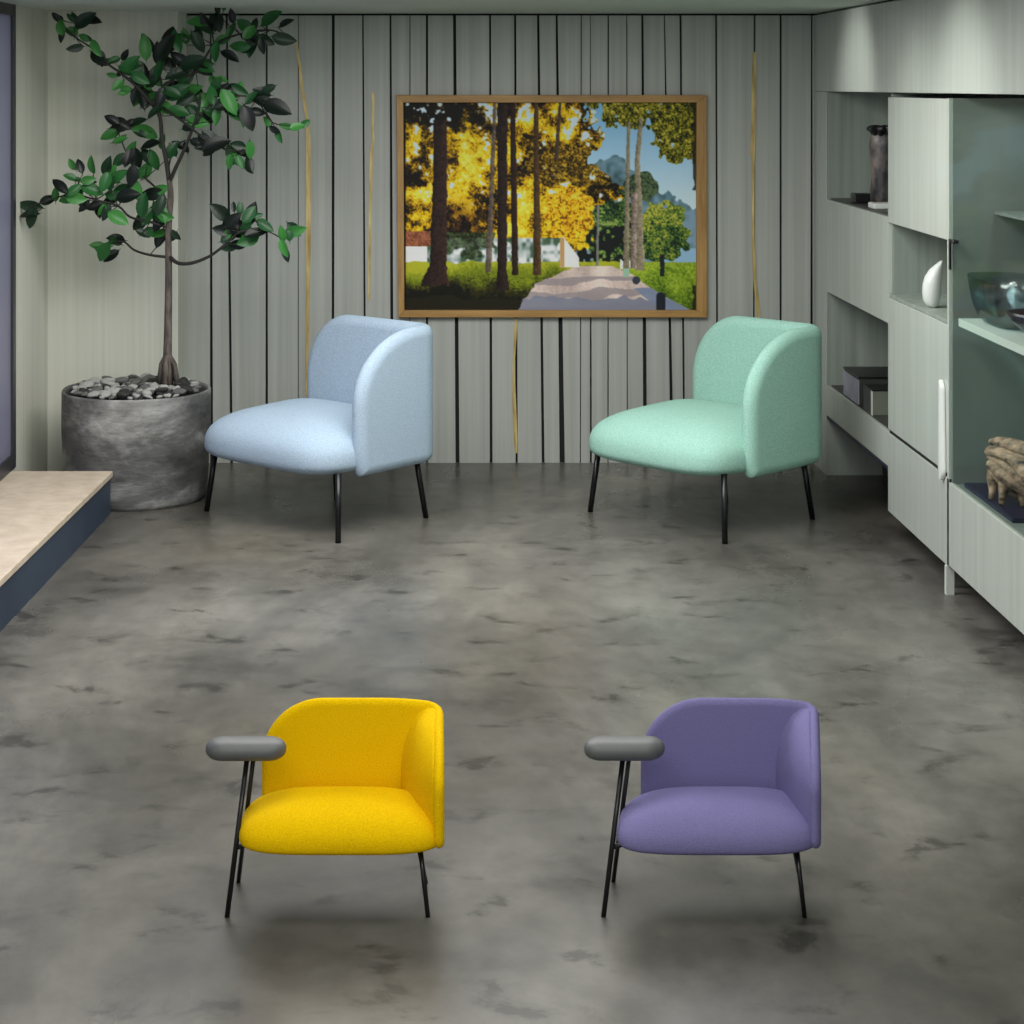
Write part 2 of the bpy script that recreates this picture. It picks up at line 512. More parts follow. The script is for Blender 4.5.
# leaves: (px, py, pointing angle in degrees [0 = right, 90 = up], length px); traced cluster by cluster
LV = {
    'upL': [(56, 17, 130, 12), (61, 27, 100, 18), (62, 36, 250, 16), (72, 30, 10, 14), (85, 20, 35, 26), (75, 18, 120, 14), (86, 38, 340, 14),
            (75, 48, 190, 18), (96, 48, 300, 20), (98, 58, 320, 22), (108, 62, 20, 14), (114, 60, 200, 14), (125, 55, 60, 14), (130, 64, 40, 26),
            (118, 85, 220, 16), (112, 75, 170, 12), (124, 92, 200, 14), (133, 70, 20, 20), (140, 78, 330, 22), (136, 95, 250, 22), (145, 72, 100, 18)],
    'crown': [(145, 47, 95, 28), (166, 48, 60, 34), (170, 40, 80, 30), (185, 36, 100, 18), (198, 42, 300, 26), (199, 22, 180, 26), (206, 22, 120, 22),
              (217, 8, 100, 14), (218, 22, 280, 22), (232, 16, 100, 16), (231, 30, 60, 18), (245, 26, 140, 22), (250, 32, 45, 20), (255, 24, 80, 14),
              (271, 18, 35, 26), (286, 23, 25, 18), (284, 39, 350, 26), (266, 40, 330, 20), (262, 46, 280, 18), (240, 46, 180, 24), (222, 40, 200, 20),
              (216, 52, 260, 22), (230, 56, 330, 22), (252, 48, 250, 22), (248, 36, 100, 16), (200, 64, 180, 28), (192, 62, 20, 30), (180, 60, 140, 26),
              (176, 74, 200, 24), (165, 62, 150, 26), (155, 76, 250, 26), (160, 68, 70, 24), (150, 82, 200, 22), (205, 68, 340, 22), (214, 82, 300, 18),
              (186, 76, 60, 26), (170, 92, 160, 24), (178, 92, 30, 28), (192, 90, 20, 24), (200, 98, 280, 24), (160, 98, 250, 24), (142, 92, 180, 24),
              (138, 98, 240, 20), (150, 100, 40, 26), (185, 100, 210, 22), (164, 108, 330, 24), (155, 112, 220, 20), (178, 112, 350, 24), (190, 110, 20, 20)],
    'midR': [(212, 95, 100, 22), (222, 90, 40, 20), (229, 102, 300, 30), (238, 90, 60, 20), (240, 90, 330, 20), (248, 118, 290, 28), (237, 112, 320, 28),
             (258, 96, 20, 22), (262, 92, 160, 20), (266, 103, 340, 28), (277, 108, 340, 32), (257, 112, 350, 18), (217, 116, 260, 20), (204, 120, 190, 22),
             (198, 122, 350, 24), (267, 122, 120, 14), (279, 136, 290, 16), (286, 126, 170, 16), (297, 127, 15, 16), (225, 104, 200, 26), (205, 104, 60, 22),
             (210, 112, 150, 20)],
    'cross': [(216, 145, 20, 30), (210, 150, 220, 20), (205, 142, 310, 22), (232, 154, 280, 22), (238, 145, 170, 16), (250, 150, 270, 20), (240, 162, 300, 16),
              (250, 164, 290, 18), (244, 154, 340, 16), (230, 162, 260, 18)],
    'leftA': [(112, 120, 150, 18), (122, 124, 330, 22), (110, 135, 200, 22), (120, 140, 20, 16), (138, 122, 20, 20), (147, 132, 330, 26), (140, 130, 170, 20),
              (132, 150, 70, 20), (150, 145, 200, 22), (120, 160, 220, 20), (128, 158, 250, 20), (137, 158, 280, 22), (154, 160, 290, 24), (146, 170, 60, 22),
              (162, 142, 250, 16), (172, 150, 60, 20), (178, 145, 150, 16)],
    'leftB': [(30, 206, 170, 26), (32, 218, 250, 24), (48, 200, 20, 18), (60, 186, 140, 22), (68, 198, 200, 20), (74, 190, 40, 18), (80, 166, 110, 16),
              (92, 165, 95, 20), (107, 166, 70, 22), (70, 177, 160, 14), (88, 180, 10, 16), (92, 190, 340, 24), (84, 206, 230, 16), (95, 206, 200, 18),
              (106, 212, 250, 20), (112, 200, 30, 22), (118, 218, 330, 24), (105, 182, 250, 22), (118, 176, 30, 24), (132, 176, 260, 24), (136, 190, 290, 26),
              (143, 205, 80, 26), (140, 222, 230, 24), (148, 216, 60, 22), (128, 196, 10, 26), (160, 205, 250, 24), (152, 194, 190, 26), (122, 190, 200, 22),
              (158, 224, 240, 18), (112, 178, 150, 18), (160, 212, 300, 26), (150, 232, 20, 20), (76, 198, 350, 22)],
    'lowL': [(98, 246, 170, 18), (104, 252, 240, 24), (116, 239, 170, 20), (110, 244, 30, 14), (100, 250, 330, 12), (160, 238, 250, 22), (158, 234, 190, 18),
             (176, 235, 310, 14), (162, 216, 280, 22)],
    'lowR': [(220, 212, 140, 26), (240, 208, 90, 14), (251, 214, 70, 26), (222, 230, 170, 20), (233, 220, 40, 22), (238, 228, 200, 24), (256, 233, 10, 24),
             (248, 240, 200, 24), (238, 244, 190, 22), (265, 226, 330, 20), (282, 234, 100, 18), (295, 231, 15, 24), (284, 248, 290, 20), (246, 226, 50, 18),
             (262, 222, 350, 14), (230, 236, 30, 22)],
}


def leafmat():
    m = bpy.data.materials.new('glossy_leaf')
    m.use_nodes = True
    nt = m.node_tree
    b = nt.nodes['Principled BSDF']
    at = nt.nodes.new('ShaderNodeAttribute'); at.attribute_name = 'leaf_tone'
    nt.links.new(at.outputs['Color'], b.inputs['Base Color'])
    b.inputs['Roughness'].default_value = 0.38
    b.inputs['Specular IOR Level'].default_value = 0.35
    return m


M['leaf'] = leafmat()


def leaf(mb, tones, px, py, ang, ln, dy, blen):
    L = ln / S
    w = L * random.uniform(0.22, 0.29)
    a = math.radians(ang)
    dirv = np.array([math.cos(a), random.uniform(-0.35, 0.35), math.sin(a)]); dirv /= np.linalg.norm(dirv)
    view = np.array([0, -1.0, 0]); tilt = np.array([random.uniform(-.5, .5), 0, random.uniform(-0.3, .9)])
    nrm = view + tilt; nrm -= dirv * nrm.dot(dirv); nrm /= np.linalg.norm(nrm)
    sd = np.cross(dirv, nrm)
    c = np.array(T(px, py, dy)) - dirv * L * 0.5
    rows = []
    for t in np.linspace(0, 1, 7):
        ww = w * (math.sin(math.pi * min(1, t ** 0.85)) ** 0.75) if 0 < t < 1 else 0.0004
        cen = c + dirv * L * t - nrm * 0.12 * L * (t - 0.5) ** 2 * 2
        rows.append([cen + sd * ww * q + nrm * abs(q) * ww * 0.35 for q in (-1, -0.5, 0, 0.5, 1)])
    A = np.array(rows)
    B = A - nrm * 0.0012
    n0 = len(mb.f)
    mb.grid(A); mb.grid(B, flip=True)
    col = random.choice([rgb(38, 96, 44), rgb(52, 114, 50), rgb(30, 76, 38), rgb(22, 48, 30), rgb(16, 32, 22), rgb(13, 24, 18), rgb(13, 22, 18), rgb(60, 126, 56)])  # near-black greens paint shaded leaves into the random tone
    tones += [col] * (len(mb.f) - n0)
    # stalk
    k = c - dirv * 0.012
    mb.tube([k, c + dirv * 0.01], 0.0016, 5)
    tones += [rgb(46, 66, 40)] * (len(mb.f) - len(tones))


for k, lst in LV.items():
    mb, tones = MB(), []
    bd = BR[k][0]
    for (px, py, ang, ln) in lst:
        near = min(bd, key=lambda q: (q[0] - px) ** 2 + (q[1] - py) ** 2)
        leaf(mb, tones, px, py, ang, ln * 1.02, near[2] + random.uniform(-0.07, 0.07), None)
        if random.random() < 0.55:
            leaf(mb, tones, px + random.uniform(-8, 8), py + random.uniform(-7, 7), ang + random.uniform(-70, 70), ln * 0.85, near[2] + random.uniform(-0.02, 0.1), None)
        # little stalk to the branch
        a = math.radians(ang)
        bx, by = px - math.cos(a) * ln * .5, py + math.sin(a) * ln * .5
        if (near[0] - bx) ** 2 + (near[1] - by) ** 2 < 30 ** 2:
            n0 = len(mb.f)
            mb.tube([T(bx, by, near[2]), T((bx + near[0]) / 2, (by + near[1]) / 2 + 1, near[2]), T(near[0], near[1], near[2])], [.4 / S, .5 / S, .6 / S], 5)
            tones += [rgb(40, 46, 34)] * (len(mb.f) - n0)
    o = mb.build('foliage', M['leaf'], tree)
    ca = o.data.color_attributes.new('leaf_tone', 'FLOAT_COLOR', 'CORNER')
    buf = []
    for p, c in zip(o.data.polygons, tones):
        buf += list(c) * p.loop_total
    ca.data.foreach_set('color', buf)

# stones on the soil: each its own thing
stone_meshes = []


def stone_mesh(i):
    n, m = 10, 8
    r3 = [random.uniform(.75, 1.1) for _ in range(3)]
    ph = [random.uniform(0, 6.28) for _ in range(4)]
    A = []
    for a in range(n):
        row = []
        for b in range(m + 1):
            u, v = 2 * math.pi * a / n, math.pi * b / m
            k = 1 + .14 * math.sin(2 * u + ph[0]) * math.sin(v) + .12 * math.cos(3 * v + ph[1]) + .08 * math.sin(3 * u + ph[2])
            p = np.array([math.sin(v) * math.cos(u) * r3[0], math.sin(v) * math.sin(u) * r3[1], math.cos(v) * .62 * r3[2]]) * k
            row.append(p)
        A.append(row)
    A = np.array(A); A[:, 0] = A[:, 0].mean(0); A[:, -1] = A[:, -1].mean(0)
    mb = MB().grid(A, closed_u=True, flip=True)
    return mb.v, mb.f


protos = [stone_mesh(i) for i in range(6)]
pmesh = {}
placed = []
tries = 0
while len(placed) < 140 and tries < 9000:
    tries += 1
    r = random.choice([0.026, 0.032, 0.038, 0.044])
    if len(placed) > 80: r = random.choice([0.018, 0.022, 0.026])
    a, q = random.uniform(0, 2 * math.pi), math.sqrt(random.random()) * (PR * 0.925 - r)
    x, y = q * math.cos(a), q * math.sin(a)
    if math.hypot(x - 0.02, y) < 0.055 + r * .6: continue
    if any((x - b) ** 2 + (y - c) ** 2 < ((r + s) * 0.80) ** 2 for b, c, s in placed): continue
    placed.append((x, y, r))
    tone = random.choice(['stone1', 'stone1', 'stone1', 'stone2', 'stone2', 'stone3'])
    k = (random.randrange(6), tone)
    if k not in pmesh:
        me = bpy.data.meshes.new('stone')
        v, f = protos[k[0]]
        me.from_pydata(v, [], f)
        me.polygons.foreach_set('use_smooth', [True] * len(f))
        me.materials.append(M[tone])
        pmesh[k] = me
    o = bpy.data.objects.new('stone', pmesh[k])
    COL.objects.link(o)
    o.location = (TX + x, TY + y, PH - 0.002 - 0.010 * (math.hypot(x, y) / PR) ** 2 + r * 0.5)
    o.scale = (r, r, r)
    o.rotation_euler = (random.uniform(-.35, .35), random.uniform(-.35, .35), random.uniform(0, 6.28))
    tn = {'stone1': 'pale grey', 'stone2': 'mid grey', 'stone3': 'near-black'}[tone]
    tag(o, tn + ' pebble among the stones covering the soil of the tree pot', 'stone', 'stones on top of the tree pot')

# ------------------------------------------------------------------ chairs


def shell(u0, u1, vb, vf, R, zb, zm, zt, a_end, Tk, extra=0.0, a_wing=None, skew=0.0, rb=(0.03, 0.05)):
    """L-shaped upholstered shell: back from (u0,vb) to the right-hand corner, then wing forward to (u1,vf);
    outline with two rounded top corners, thickness rolled off at every edge"""
    a_wing = a_wing or a_end
    L1 = (u1 - R) - u0
    L2 = math.pi / 2 * R
    L3 = (vb - R) - vf
    L = L1 + L2 + L3

    def at(s):
        if s <= L1: return np.array([u0 + s, vb]), np.array([0.0, 1.0])
        if s <= L1 + L2:
            t = (s - L1) / R
            return np.array([u1 - R + R * math.sin(t), vb - R + R * math.cos(t)]), np.array([math.sin(t), math.cos(t)])
        return np.array([u1, vb - R - (s - L1 - L2)]), np.array([1.0, 0.0])

    th = np.linspace(0, math.pi / 2, 26)
    ol = [(rb[0] * (1 - math.cos(t)), zb + rb[1] * (1 - math.sin(t))) for t in th[::-1]][:-1]          # bottom left
    ol += [(0, z) for z in np.linspace(zb + rb[1], zm, 14)][:-1]
    ol += [(a_end * (1 - math.cos(t)), zm + (zt - zm) * math.sin(t)) for t in th][:-1]
    ol += [(s, zt) for s in np.linspace(a_end, L - a_wing, 30)][:-1]
    ol += [(L - a_wing * (1 - math.cos(t)), zm + (zt - zm) * math.sin(t)) for t in th[::-1]][:-1]
    ol += [(L, z) for z in np.linspace(zm, zb + rb[1], 14)][:-1]
    ol += [(L - rb[0] * (1 - math.cos(t)), zb + rb[1] * (1 - math.sin(t))) for t in th][:-1]
    ol += [(s, zb) for s in np.linspace(L - rb[0], rb[0], 60)][:-1]
    ol = np.array(ol)
    nx_ = np.roll(ol, -1, 0)
    seg = nx_ - ol
    sl = (seg ** 2).sum(1) + 1e-12

    def edge(p):
        t = np.clip(((p - ol) * seg).sum(1) / sl, 0, 1)
        return math.sqrt((((ol + seg * t[:, None]) - p) ** 2).sum(1).min())

    C = np.array([L1 + L2 * 0.5, zb + (zm - zb) * 0.8])
    rho = np.concatenate([np.linspace(0.0, 0.72, 15)[:-1], 1 - 0.28 * (1 - np.sin(np.linspace(0, math.pi / 2, 20)))])
    r = Tk / 2
    O, I = [], []
    for w in ol:
        ro, ri = [], []
        for k, q in enumerate(rho):
            p2 = C + (w - C) * q
            s, z = p2
            dd = 0.0 if k == len(rho) - 1 else edge(p2)
            x = min(1.0, dd / (r * 1.2))
            hh = r * math.sqrt(max(0.0, 1 - (1 - x) ** 2))
            p, n = at(s)
            c = p - n * r
            b, d = c + n * hh, c - n * hh
            ro.append((b[0] + skew * b[1], b[1], z)); ri.append((d[0] + skew * d[1], d[1], z))
        O.append(ro); I.append(ri)
    mb = MB().grid(O, closed_u=True, flip=True).grid(I, closed_u=True)
    if extra:      # padded inner corner: a facet from the back to the front edge of the wing, narrowing upwards
        rows = []
        ec = L - (L1 + L2 * .5)
        zc_ = zm + (zt - zm) * math.sqrt(max(0.0, 1 - (1 - min(1.0, ec / a_wing)) ** 2)) - .008
        for k in np.linspace(0, 1, 26):
            z = zb + .004 + (zc_ - zb - .004) * math.sin(k * math.pi / 2)
            tz = (z - zb) / (zc_ - zb)
            E = extra * math.sqrt(max(0.0, 1 - max(0.0, (tz - .38) / .62) ** 2.0)) + .004
            se = L - (a_wing * (1 - math.sqrt(max(0.0, 1 - ((z - zm) / (zt - zm)) ** 2))) if z > zm else 0.0)
            W = max(Tk, (vb - vf) - (L - se))
            ed = min(1.0, (zc_ - z) / .03)
            a0 = np.array([u1 - Tk - E, vb - Tk + .0015])
            b0 = np.array([u1 - Tk * .9, vb - W + Tk * .55])
            nn = np.array([-(b0 - a0)[1], (b0 - a0)[0]]); nn = nn / np.linalg.norm(nn)
            if nn[0] > 0: nn = -nn
            row = []
            for t in np.linspace(0, 1, 16):
                q = a0 + (b0 - a0) * t + nn * (.010 * ed * math.sin(math.pi * t) ** .8)
                row.append((q[0] + skew * q[1], q[1], z))
            cq = np.array([u1 - Tk * .5, vb - Tk * .5])
            row.append((cq[0] + skew * cq[1], cq[1], z))
            rows.append(row)
        mb.grid(np.array(rows))
    return mb


def seat_mesh(u0, u1, v0, v1, zb, ze, zt, n=3.4, pt=2.2, pb=3.0, tilt=0.0, skew=0.0):
    """pillow cushion: superellipse plan, widest at height ze, domed top zt, flatter bottom zb"""
    cu, cv, a, b = (u0 + u1) / 2, (v0 + v1) / 2, (u1 - u0) / 2, (v1 - v0) / 2
    K, Mv = 96, 34
    A = []
    for i in range(K):
        t = 2 * math.pi * i / K
        c, s = math.cos(t), math.sin(t)
        ex = 2.0 / n
        x, y = math.copysign(abs(c) ** ex, c), math.copysign(abs(s) ** ex, s)
        row = []
        for j in range(Mv + 1):
            w = -math.pi / 2 + math.pi * j / Mv
            p = pt if w > 0 else pb
            rr = abs(math.cos(w)) ** (2.0 / p)
            hh = abs(math.sin(w)) ** (2.0 / p)
            z = ze + (zt - ze) * hh if w > 0 else ze - (ze - zb) * hh
            vv = cv + b * y * rr
            z += tilt * (vv - cv) * max(0.0, (z - zb) / (zt - zb))
            row.append((cu + a * x * rr + skew * vv, vv, z))
        A.append(row)
    return MB().grid(A, closed_u=True, flip=False)


def lounge(loc, yaw, m, label, seat, back, legs):
    r = empty('lounge_chair', loc, yaw)
    tag(r, label, 'chair', 'armless lounge chairs by the back wall')
    seat_mesh(*seat, 0.298, 0.388, 0.592, n=4.2, pt=2.55, pb=3.2, tilt=0.035).build('seat', m, r, merge=0.0004)
    shell(*back, 0.15, 0.305, 0.66, 1.03, 0.33, 0.09, a_wing=0.46, rb=(0.035, 0.16)).build('backrest', m, r, merge=0.0004, recalc=True)
    for top, foot in legs:
        MB().tube([top, foot], [0.0165, 0.0145], 12).build('leg', M['legmetal'], r)
    return r


lounge((-0.610, 10.175, 0), math.radians(-42), M['blue'], 'light blue boucle armless lounge chair standing beside the potted tree',
       (-0.508, 0.522, -0.478, 0.37), (-0.42, 0.560, 0.405, -0.232),
       (((-0.465, -0.30, 0.34), (-0.497, -0.338, 0)), ((0.50, -0.335, 0.34), (0.533, -0.37, 0)),
        ((0.462, 0.28, 0.36), (0.49, 0.335, 0)), ((-0.13, 0.27, 0.36), (-0.19, 0.345, 0))))
lounge((1.432, 10.165, 0), math.radians(-47), M['mint'], 'mint green boucle armless lounge chair standing near the pale cabinets',
       (-0.452, 0.515, -0.515, 0.40), (-0.345, 0.556, 0.441, -0.25),
       (((-0.415, -0.327, 0.34), (-0.44, -0.368, 0)), ((0.465, -0.365, 0.34), (0.50, -0.403, 0)),
        ((0.455, 0.305, 0.36), (0.478, 0.367, 0)), ((-0.05, 0.27, 0.36), (-0.082, 0.345, 0))))


def armchair(loc, yaw, m, padm, label, skew=0.0, du=0.0):
    r = empty('armchair', loc, yaw)
    tag(r, label, 'chair', 'low chairs with one grey armrest')
    cx, cy = -0.283, 5.36

    def q(x, y, z): return (x - cx + skew * (y - cy), y - cy, z)

    seat_mesh(-0.534 - cx + du * .4, 0.036 - cx, 5.205 - cy, 5.50 - cy, 0.174, 0.208, 0.306, n=4.2, pt=2.2, pb=3.4, tilt=0.02, skew=skew).build('seat', m, r, merge=0.0002)
    shell(-0.488 - cx + du, 0.040 - cx, 5.53 - cy, 5.235 - cy, 0.05, 0.19, 0.345, 0.521, 0.18, 0.03, extra=0.090, a_wing=0.46, skew=skew,
          rb=(0.02, 0.03)).build('backrest', m, r, merge=0.0002, recalc=True)
    # pad
    A = []
    l0, l1, ra, rb = -0.631 + du * .6, -0.404 + du * .6, 0.052, 0.028
    K = 48
    for i in range(K):
        t = 2 * math.pi * i / K
        ccx = (l0 + ra) if math.cos(t) < 0 else (l1 - ra)
        row = []
        for j in range(15):
            w = -math.pi / 2 + math.pi * j / 14
            k = abs(math.cos(w)) ** 0.75
            x = ccx + ra * math.cos(t) * k if True else 0
            row.append(q(x, 5.345 + ra * math.sin(t) * k, 0.4335 + rb * math.copysign(abs(math.sin(w)) ** 0.85, w)))
        A.append(row)
    MB().grid(A, closed_u=True).build('armrest_pad', padm, r, merge=0.0001, recalc=True)
    leg = M['legmetal']
    rr = 0.0072
    front = MB().tube([q(-0.513, 5.335, 0.415), q(-0.561, 5.252, 0)], [rr, rr], 12).build('leg', leg, r)
    MB().tube([q(-0.497, 5.372, 0.415), q(-0.553, 5.483, 0)], [rr * .9, rr * .9], 12).build('leg', leg, r)
    MB().tube([q(-0.028, 5.285, 0.185), q(-0.0055, 5.252, 0)], [rr, rr * .9], 12).build('leg', leg, r)
    MB().tube([q(-0.045, 5.42, 0.19), q(-0.012, 5.475, 0)], [rr, rr * .9], 12).build('leg', leg, r)
    MB().tube([q(-0.541, 5.288, 0.177), q(-0.50, 5.30, 0.184), q(-0.44, 5.32, 0.186)], [0.0065] * 3, 10).build('crossbar', leg, r)
    return r


armchair((-0.283, 5.36, 0), 0.0, M['yellow'], M['pad'], 'bright yellow low armchair with a single grey armrest')
armchair((0.777, 5.36, 0), math.radians(-0.5), M['purple'], M['pad'], 'purple low armchair with a single grey armrest', 0.17, 0.012)

# ------------------------------------------------------------------ framed park picture
pf = empty('framed_picture', (P(551, 205, YF)[0], YF, P(551, 316, YF)[2]))
tag(pf, 'large oak-framed picture of an autumn park path on the boarded wall', 'picture')
px0, py0 = pf.location.x, pf.location.z


def pic(px, py):
    x, _, z = P(px, py, YF)
    return x - px0, z - py0


def frame_bar(p, m):
    pts = [pic(*a) for a in p]
    v = [(x, -0.05, z) for x, z in pts] + [(x, -0.004, z) for x, z in pts]
    MB().add(v, [(0, 1, 2, 3), (7, 6, 5, 4)] + [(i, 4 + i, 4 + (i + 1) % 4, (i + 1) % 4) for i in range(4)]).build(
        'frame_bar', m, pf, recalc=True, bevel=0.003)


o1, o2, o3_, o4 = (396.5, 95), (705.5, 95), (706, 316.5), (398.5, 316.5)
i1, i2, i3, i4 = (403.5, 102.5), (695.5, 102.5), (695.5, 309.5), (404.5, 309.5)
frame_bar((o1, o2, i2, i1), M['oak']); frame_bar((i4, i3, o3_, o4), M['oak'])
frame_bar((o1, i1, i4, o4), M['oakv']); frame_bar((i2, o2, o3_, i3), M['oakv'])


def vnoise(X, Y, sc, seed):
    r = np.random.default_rng(seed)
    g = r.random((260, 260))
    x, y = X / sc, Y / sc
    xi, yi = np.floor(x).astype(int), np.floor(y).astype(int)
    fx, fy = x - xi, y - yi
    fx, fy = fx * fx * (3 - 2 * fx), fy * fy * (3 - 2 * fy)
    g_ = lambda a, b: g[a % 260, b % 260]
    return (g_(xi, yi) * (1 - fx) + g_(xi + 1, yi) * fx) * (1 - fy) + (g_(xi, yi + 1) * (1 - fx) + g_(xi + 1, yi + 1) * fx) * fy


def paint_park():
    nx, ny = 480, 342
    X, Y = np.meshgrid(np.linspace(403, 696, nx), np.linspace(102, 310, ny))
    C = np.zeros((ny, nx, 3))

    def put(mask, col, a=1.0):
        mk = mask * 1.0
        mk[1:-1, 1:-1] = (mk[1:-1, 1:-1] * 2 + mk[:-2, 1:-1] + mk[2:, 1:-1] + mk[1:-1, :-2] + mk[1:-1, 2:]) / 6
        mk = (mk * a)[..., None]
        C[:] = C * (1 - mk) + np.asarray(col, float) * mk

    def cramp(v, stops):
        out = np.zeros(v.shape + (3,))
        xs = [s[0] for s in stops]
        for k in range(3): out[..., k] = np.interp(v, xs, [s[1][k] for s in stops])
        return out

    n3, n5, n9, n16, n30 = [vnoise(X, Y, s, 20 + s) for s in (2, 4, 8, 15, 30)]
    fine = (n3 * .55 + n5 * .45)
    mid = (n5 * .35 + n9 * .4 + n16 * .25)
    t = np.clip((Y - 102) / 110, 0, 1)
    put(np.ones_like(X), cramp(t, [(0, (116, 172, 214)), (.5, (158, 196, 220)), (1, (202, 220, 228))]))
    # mountain
    prof = np.interp(X, [560, 588, 600, 616, 622, 630, 645, 655, 662, 668, 676, 690, 700], [180, 168, 160, 155, 157, 168, 174, 186, 196, 190, 199, 206, 214])
    mt = (Y > prof + (n5 - .5) * 5)
    put(mt, cramp(mid + (Y - 180) / 300, [(0.25, (60, 88, 92)), (.5, (92, 124, 136)), (.8, (122, 150, 168))]))
    put((Y > 248) & (X > 655), (140, 176, 204))
    # far trees right of the centre
    n2 = vnoise(X, Y, 1.3, 77)
    fine = np.clip((n2 * .4 + n3 * .35 + n5 * .25 - .5) * 1.5 + .5, 0, 1)
    d1 = ((X - 615) / 30) ** 2 + ((Y - 238) / 42) ** 2 + (n9 - .5) * .9
    put(d1 < 1, cramp(fine + (n16 - .5) * .5, [(.2, (18, 32, 22)), (.5, (44, 74, 38)), (.75, (96, 124, 48)), (.95, (140, 160, 80))]))
    put((Y > 226) & (Y < 267) & (X > 577) & (X < 628) & (n5 + n16 * .6 < .95), (22, 26, 24))
    d2 = ((X - 662) / 27) ** 2 + ((Y - 232) / 30) ** 2 + (n9 - .5) * .8
    put(d2 < 1, cramp(fine + (n16 - .5) * .5 - (Y - 232) / 110, [(.15, (24, 44, 26)), (.45, (66, 96, 40)), (.7, (118, 136, 44)), (.95, (176, 172, 70))]))
    d3 = ((X - 640) / 16) ** 2 + ((Y - 186) / 14) ** 2 + (n9 - .5) * .9
    put(d3 < 1, cramp(fine, [(.2, (34, 50, 40)), (.7, (84, 104, 66))]))
    # left: autumn foliage mass
    edge = np.interp(Y, [102, 118, 135, 150, 160, 172, 184, 196, 206, 220, 246, 262], [586, 590, 598, 601, 590, 596, 622, 628, 594, 590, 584, 560])
    fm = (X < edge + (n9 - .5) * 16 + (n5 - .5) * 12) & (Y < 256)
    n2 = vnoise(X, Y, 1.3, 77)
    leafy = n2 * .34 + n3 * .30 + n5 * .36

    def blob(cx, cy, rx, ry): return np.exp(-(((X - cx) / rx) ** 2 + ((Y - cy) / ry) ** 2))

    tone = (n9 - .5) * .52 + (n16 - .5) * .62 + (leafy - .5) * .85 + .46
    tone += .16 * blob(430, 195, 30, 34) + .20 * blob(470, 165, 24, 40) + .20 * blob(530, 205, 44, 30) + .10 * blob(500, 130, 60, 14) + .16 * blob(560, 118, 36, 14)
    tone -= .34 * blob(425, 112, 50, 18) + .26 * blob(562, 172, 40, 12) + .22 * blob(463, 222, 24, 24) + .16 * blob(470, 122, 18, 12) + .18 * blob(408, 172, 14, 14)
    fol = cramp(tone, [(.16, (16, 13, 8)), (.32, (52, 38, 10)), (.44, (120, 88, 10)), (.56, (196, 152, 14)), (.70, (230, 190, 22)), (.95, (246, 220, 84))])
    put(fm, fol)
    sk = (n9 * .45 + n5 * .35 + n3 * .2) + .10 * blob(500, 112, 60, 14) + .12 * blob(575, 128, 24, 18) + .08 * blob(488, 140, 10, 40) + .06 * blob(420, 106, 24, 8)
    put(np.clip((sk - .69) / .05, 0, 1) * (fm & (Y < 205)), (196, 214, 226))
    put(blob(463, 224, 20, 22) * (leafy > .5) * fm, (96, 50, 22), .55)
    orr = (((X - 568) / 24) ** 2 + ((Y - 212) / 30) ** 2 + (n9 - .5) * 1.0 < 1)
    put(orr, cramp(fine, [(.15, (120, 76, 6)), (.4, (226, 158, 10)), (.8, (250, 206, 50))]), .9)
    brn = (((X - 572) / 42) ** 2 + ((Y - 165) / 22) ** 2 + (n9 - .5) * 1.5 < 1)
    put(brn & fm, cramp(fine, [(.2, (36, 26, 8)), (.55, (104, 78, 12)), (.85, (190, 150, 30))]), .9)
    # upper right foliage
    u1 = ((X - 626) / 36) ** 2 + ((Y - 106) / 22) ** 2 + (n9 - .5) * 1.4 + (n5 - .5) * .8 < 1
    u2 = ((X - 682) / 30) ** 2 + ((Y - 124) / 36) ** 2 + (n9 - .5) * 1.3 + (n5 - .5) * .9 < 1
    put(u1 | u2, cramp(fine, [(.15, (30, 32, 10)), (.45, (88, 90, 18)), (.7, (150, 140, 34)), (.95, (200, 186, 80))]))
    # houses and light strip at the far left
    put((Y > 238) & (Y < 264) & (X < 562), cramp(n5 * .6 + n9 * .4, [(.3, (70, 96, 72)), (.5, (170, 180, 180)), (.7, (224, 226, 222))]))
    put((Y > 231) & (Y < 246) & (X < 431), cramp(fine, [(.2, (110, 62, 40)), (.8, (164, 100, 70))]))
    put((Y > 246) & (Y < 262) & (X < 427), (232, 228, 224))
    dg = ((X - 472) / 34) ** 2 + ((Y - 228) / 26) ** 2 + (n9 - .5) * 1.4 < 1
    put(dg & (Y > 232), cramp(fine, [(.2, (26, 30, 18)), (.55, (52, 66, 34)), (.9, (70, 100, 60))]), .8)
    # grass
    g = Y > 262 + (n9 - .5) * 4
    put(g, cramp(fine * .3 + n16 * .5 + (276 - Y) / 40 + .1, [(0, (14, 16, 6)), (.25, (46, 44, 12)), (.5, (108, 122, 20)), (.85, (170, 172, 40))]))
    gr = (Y > 262) & (X > 628)
    put(gr, cramp(fine * .5 + n16 * .3 + (284 - Y) / 120, [(.1, (56, 80, 16)), (.4, (110, 138, 30)), (.7, (158, 178, 52))]))
    # path
    lx = np.interp(Y, [266, 272, 282, 295, 310], [576, 562, 539, 526, 517])
    rx = np.interp(Y, [266, 274, 282, 295, 310], [612, 632, 642, 662, 690])
    pth = (Y > 266) & (X > lx + (n5 - .5) * 5) & (X < rx)
    put(pth, cramp(fine * .3 + n16 * .7, [(.2, (178, 158, 150)), (.8, (228, 208, 196))]))
    band = np.sin(Y * .42 + X * .02 + n16 * 3)
    put(pth & (band < -.1) & (Y > 276), (140, 130, 134), .75)
    put(pth & (Y > 298 + (n9 - .5) * 6), (120, 124, 140), .9)
    put(pth & (X > rx - 6 - (Y - 266) * .5) & (Y > 288), (118, 132, 158), .9)
